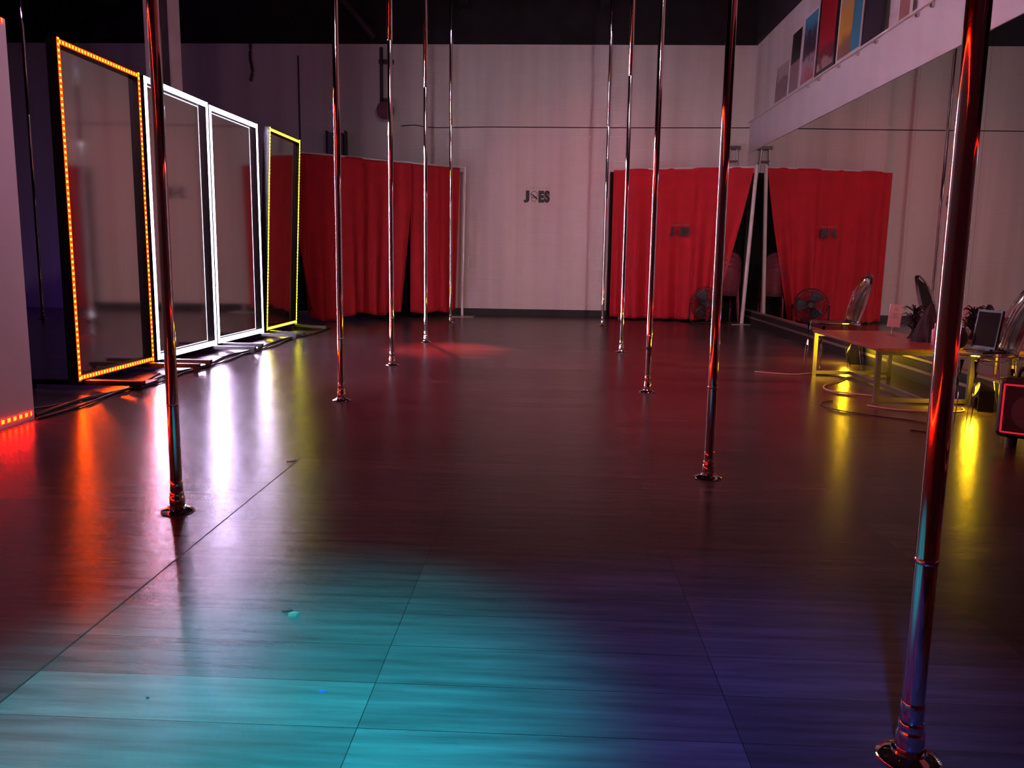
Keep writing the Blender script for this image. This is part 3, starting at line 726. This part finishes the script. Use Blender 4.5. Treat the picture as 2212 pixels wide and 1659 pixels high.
# speaker with red ring light
ps = thing('party_speaker', 'black portable speaker edged in red light on the floor at the right frame edge', 'speaker', (2.73, 4.65, 0), (0, 0, math.radians(-38)))
b = BM(); bx(b, -.24, .24, -.0, .18, .06, .40); obj('cabinet', b, M['amp'], ps, bevel=.035)
b = BM(); bx(b, -.20, .20, -.010, .0, .10, .36); gr = obj('grille', b, M['rubber'], ps, bevel=.01)
b = BM(); lathe(b, [(.09, 0), (.10, .012), (.085, .014), (.04, .006), (.012, .016)], 32, Matrix.Translation((-.06, -.010, .22)) @ Matrix.Rotation(PI / 2, 4, 'X')); obj('driver', b, M['cone'], gr, smooth=True)
b = BM(); c = []
for (x, z) in ((-.205, .095), (.205, .095), (.205, .365), (-.205, .365)): c.append((x, -.008, z))
tube(b, [c[0], c[1]], .005, 8); tube(b, [c[1], c[2]], .005, 8); tube(b, [c[2], c[3]], .005, 8); tube(b, [c[3], c[0]], .005, 8)
m_, n_, l_, b_ = newmat('red_light_ring'); b_.inputs['Base Color'].default_value = (.4, .02, .04, 1); b_.inputs['Emission Color'].default_value = (1, .02, .06, 1); b_.inputs['Emission Strength'].default_value = .55
obj('light_ring', b, m_, ps)
for sx in (-.16, .16):
    for sy in (.04, .14):
        b = BM(); lathe(b, [(.02, 0), (.022, .06)], 12, Matrix.Translation((sx, sy, 0))); obj('rubber_foot', b, M['rubber'], ps, smooth=True)
b = BM(); tube(b, smooth_path([(-.16, .09, .385), (-.14, .09, .45), (0, .09, .47), (.14, .09, .45), (.16, .09, .385)], 5), .012, 8); obj('carry_handle', b, M['amp'], ps, smooth=True)

# ------------------------------------------------------------------ yellow uplight cans on the floor by the mirror
m_, n_, l_, b_ = newmat('amber_lens'); b_.inputs['Base Color'].default_value = (.6, .35, .02, 1); b_.inputs['Emission Color'].default_value = (1, .62, .02, 1); b_.inputs['Emission Strength'].default_value = 3
for x, y, pw, lb in ((3.08, 8.55, 11, 'small yellow floor lamp by the mirror beyond the low table'), (3.08, 5.98, 11, 'small yellow floor lamp by the mirror near the closest chairs')):
    t = thing('floor_lamp', lb, 'lamp', (x, y, 0), (0, 0, -.25), group='yellow floor lamps by the mirror')
    mm = Matrix.Translation((0, 0, .13)) @ Matrix.Rotation(math.radians(-70), 4, 'Y')
    b = BM(); lathe(b, [(.03, -.05), (.05, -.04), (.055, .06), (.05, .06), (.046, .045)], 24, mm); obj('lamp_can', b, M['amp'], t, smooth=True)
    b = BM(); lathe(b, [(.046, .044), (.046, .050)], 24, mm); obj('lens', b, m_, t, smooth=True)
    b = BM(); bx(b, -.05, .05, -.06, -.055, 0, .15); bx(b, -.05, .05, .055, .06, 0, .15); bx(b, -.05, .05, -.055, .055, 0, .006); obj('yoke', b, M['amp'], t)
    pl = bpy.data.lights.new('yellow_lamp', 'POINT'); pl.color = (1, .58, .01); pl.energy = pw; pl.shadow_soft_size = .03
    po = bpy.data.objects.new('yellow_lamp', pl); COL.objects.link(po); po.location = (x - .085, y - .015, .165)

# ------------------------------------------------------------------ cables
def cable(name, pts, r, m, label, sub=7, grp=None):
    b = BM(); tube(b, smooth_path(pts, sub), r, 8); return tag(obj(name, b, m, smooth=True), label, 'cable', grp)
def wig(pts, r=.007): return [(x, y, r + .001) for x, y in pts]
cable('floor_cable', wig([(-3.13, 4.9), (-3.10, 5.3), (-3.14, 5.9), (-3.06, 6.4), (-3.1, 7.0), (-3.04, 7.6), (-3.08, 8.3), (-3.02, 9.0), (-3.08, 9.8), (-3.0, 10.6), (-3.02, 11.4)], .009), .009, M['cable'], 'black cable running along the feet of the LED mirror panels, outer one')
cable('floor_cable', wig([(-3.2, 5.0), (-3.22, 5.6), (-3.12, 6.1), (-3.17, 6.8), (-3.10, 7.4), (-3.18, 8.1), (-3.1, 8.7), (-3.15, 9.5), (-3.1, 10.3)], .011), .011, M['cable'], 'thicker black cable lying behind the outer one under the LED mirror panels')
cable('floor_cable', wig([(-3.5, 5.1), (-3.3, 5.35), (-3.18, 5.75), (-3.19, 6.3), (-3.3, 6.9)], .006), .006, M['cable'], 'thin black cable curling beside the orange-lit panel')
for i, y in enumerate((6.25,)):
    b = BM(); bx(b, -3.15, -3.06, y - .17, y + .12, .001, .035); tag(obj('power_strip', b, M['amp'], bevel=.008), 'black power strip lying in the cables beneath the orange-lit panel', 'power strip')
cable('extension_cord', wig([(1.9, 7.75), (2.2, 7.62), (2.45, 7.72), (2.62, 7.45), (2.3, 7.0), (2.25, 6.7), (2.5, 6.5)], .006), .006, M['tan_cable'], 'tan cord lying beneath the far end of the low table')
cable('extension_cord', wig([(2.12, 6.25), (1.98, 6.1), (2.02, 5.85), (2.2, 5.66), (2.4, 5.5), (2.5, 5.3), (2.4, 5.12), (2.25, 5.2)], .004), .004, M['cable'], 'thin black cord looping in front of the low table')
cable('extension_cord', wig([(2.3, 6.05), (2.45, 5.9), (2.72, 5.84), (2.9, 5.9), (2.96, 6.03)], .006), .006, M['tan_cable'], 'tan cord curving on the floor at the near end of the low table')
cable('extension_cord', wig([(3.05, 5.72), (3.1, 5.62), (3.14, 5.7), (3.15, 5.5), (3.13, 5.36)], .008), .008, M['cable'], 'black cord coiled on the floor against the mirror kick board')

# ------------------------------------------------------------------ marks on the floor
def scrap(x, y, sx, sy, rz, m, label, h=.003):
    b = BM(); n = 12
    top = [b.verts.new((sx * math.cos(2 * PI * k / n) * random.uniform(.7, 1.1), sy * math.sin(2 * PI * k / n) * random.uniform(.7, 1.1), h)) for k in range(n)]
    bot = [b.verts.new((v.co.x * 1.05, v.co.y * 1.05, 0)) for v in top]
    b.faces.new(top); b.faces.new(bot[::-1])
    for k in range(n): b.faces.new((bot[k], bot[(k + 1) % n], top[(k + 1) % n], top[k]))
    o = obj('floor_scrap', b, m, loc=(x, y, .0005), rot=(0, 0, rz)); tag(o, label, 'scrap'); return o
scrap(-.727, 2.275, .016, .010, .3, M['debris'], 'pale crumpled scrap on the planks in the bluish light', .008)
scrap(-.752, 2.30, .016, .008, .3, M['rubber'], 'dark scrap touching the pale one on the planks', .006)
scrap(-1.29, 4.06, .030, .014, .5, M['debris'], 'yellowish scrap on the floor seam behind the first left pole', .004)
scrap(-.53, 1.86, .007, .005, 0, M['tape'], 'tiny blue fleck on the cyan-lit planks', .002)
scrap(-.93, 1.80, .005, .004, 0, M['rubber'], 'tiny dark fleck on the cyan-lit planks', .002)
b = BM(); bx(b, -1.2625, -1.2575, 1.2, 4.12, 0, .0006)
tag(obj('floor_seam', b, M['gap']), 'dark joint line running along the floor past the first left pole', 'floor joint')
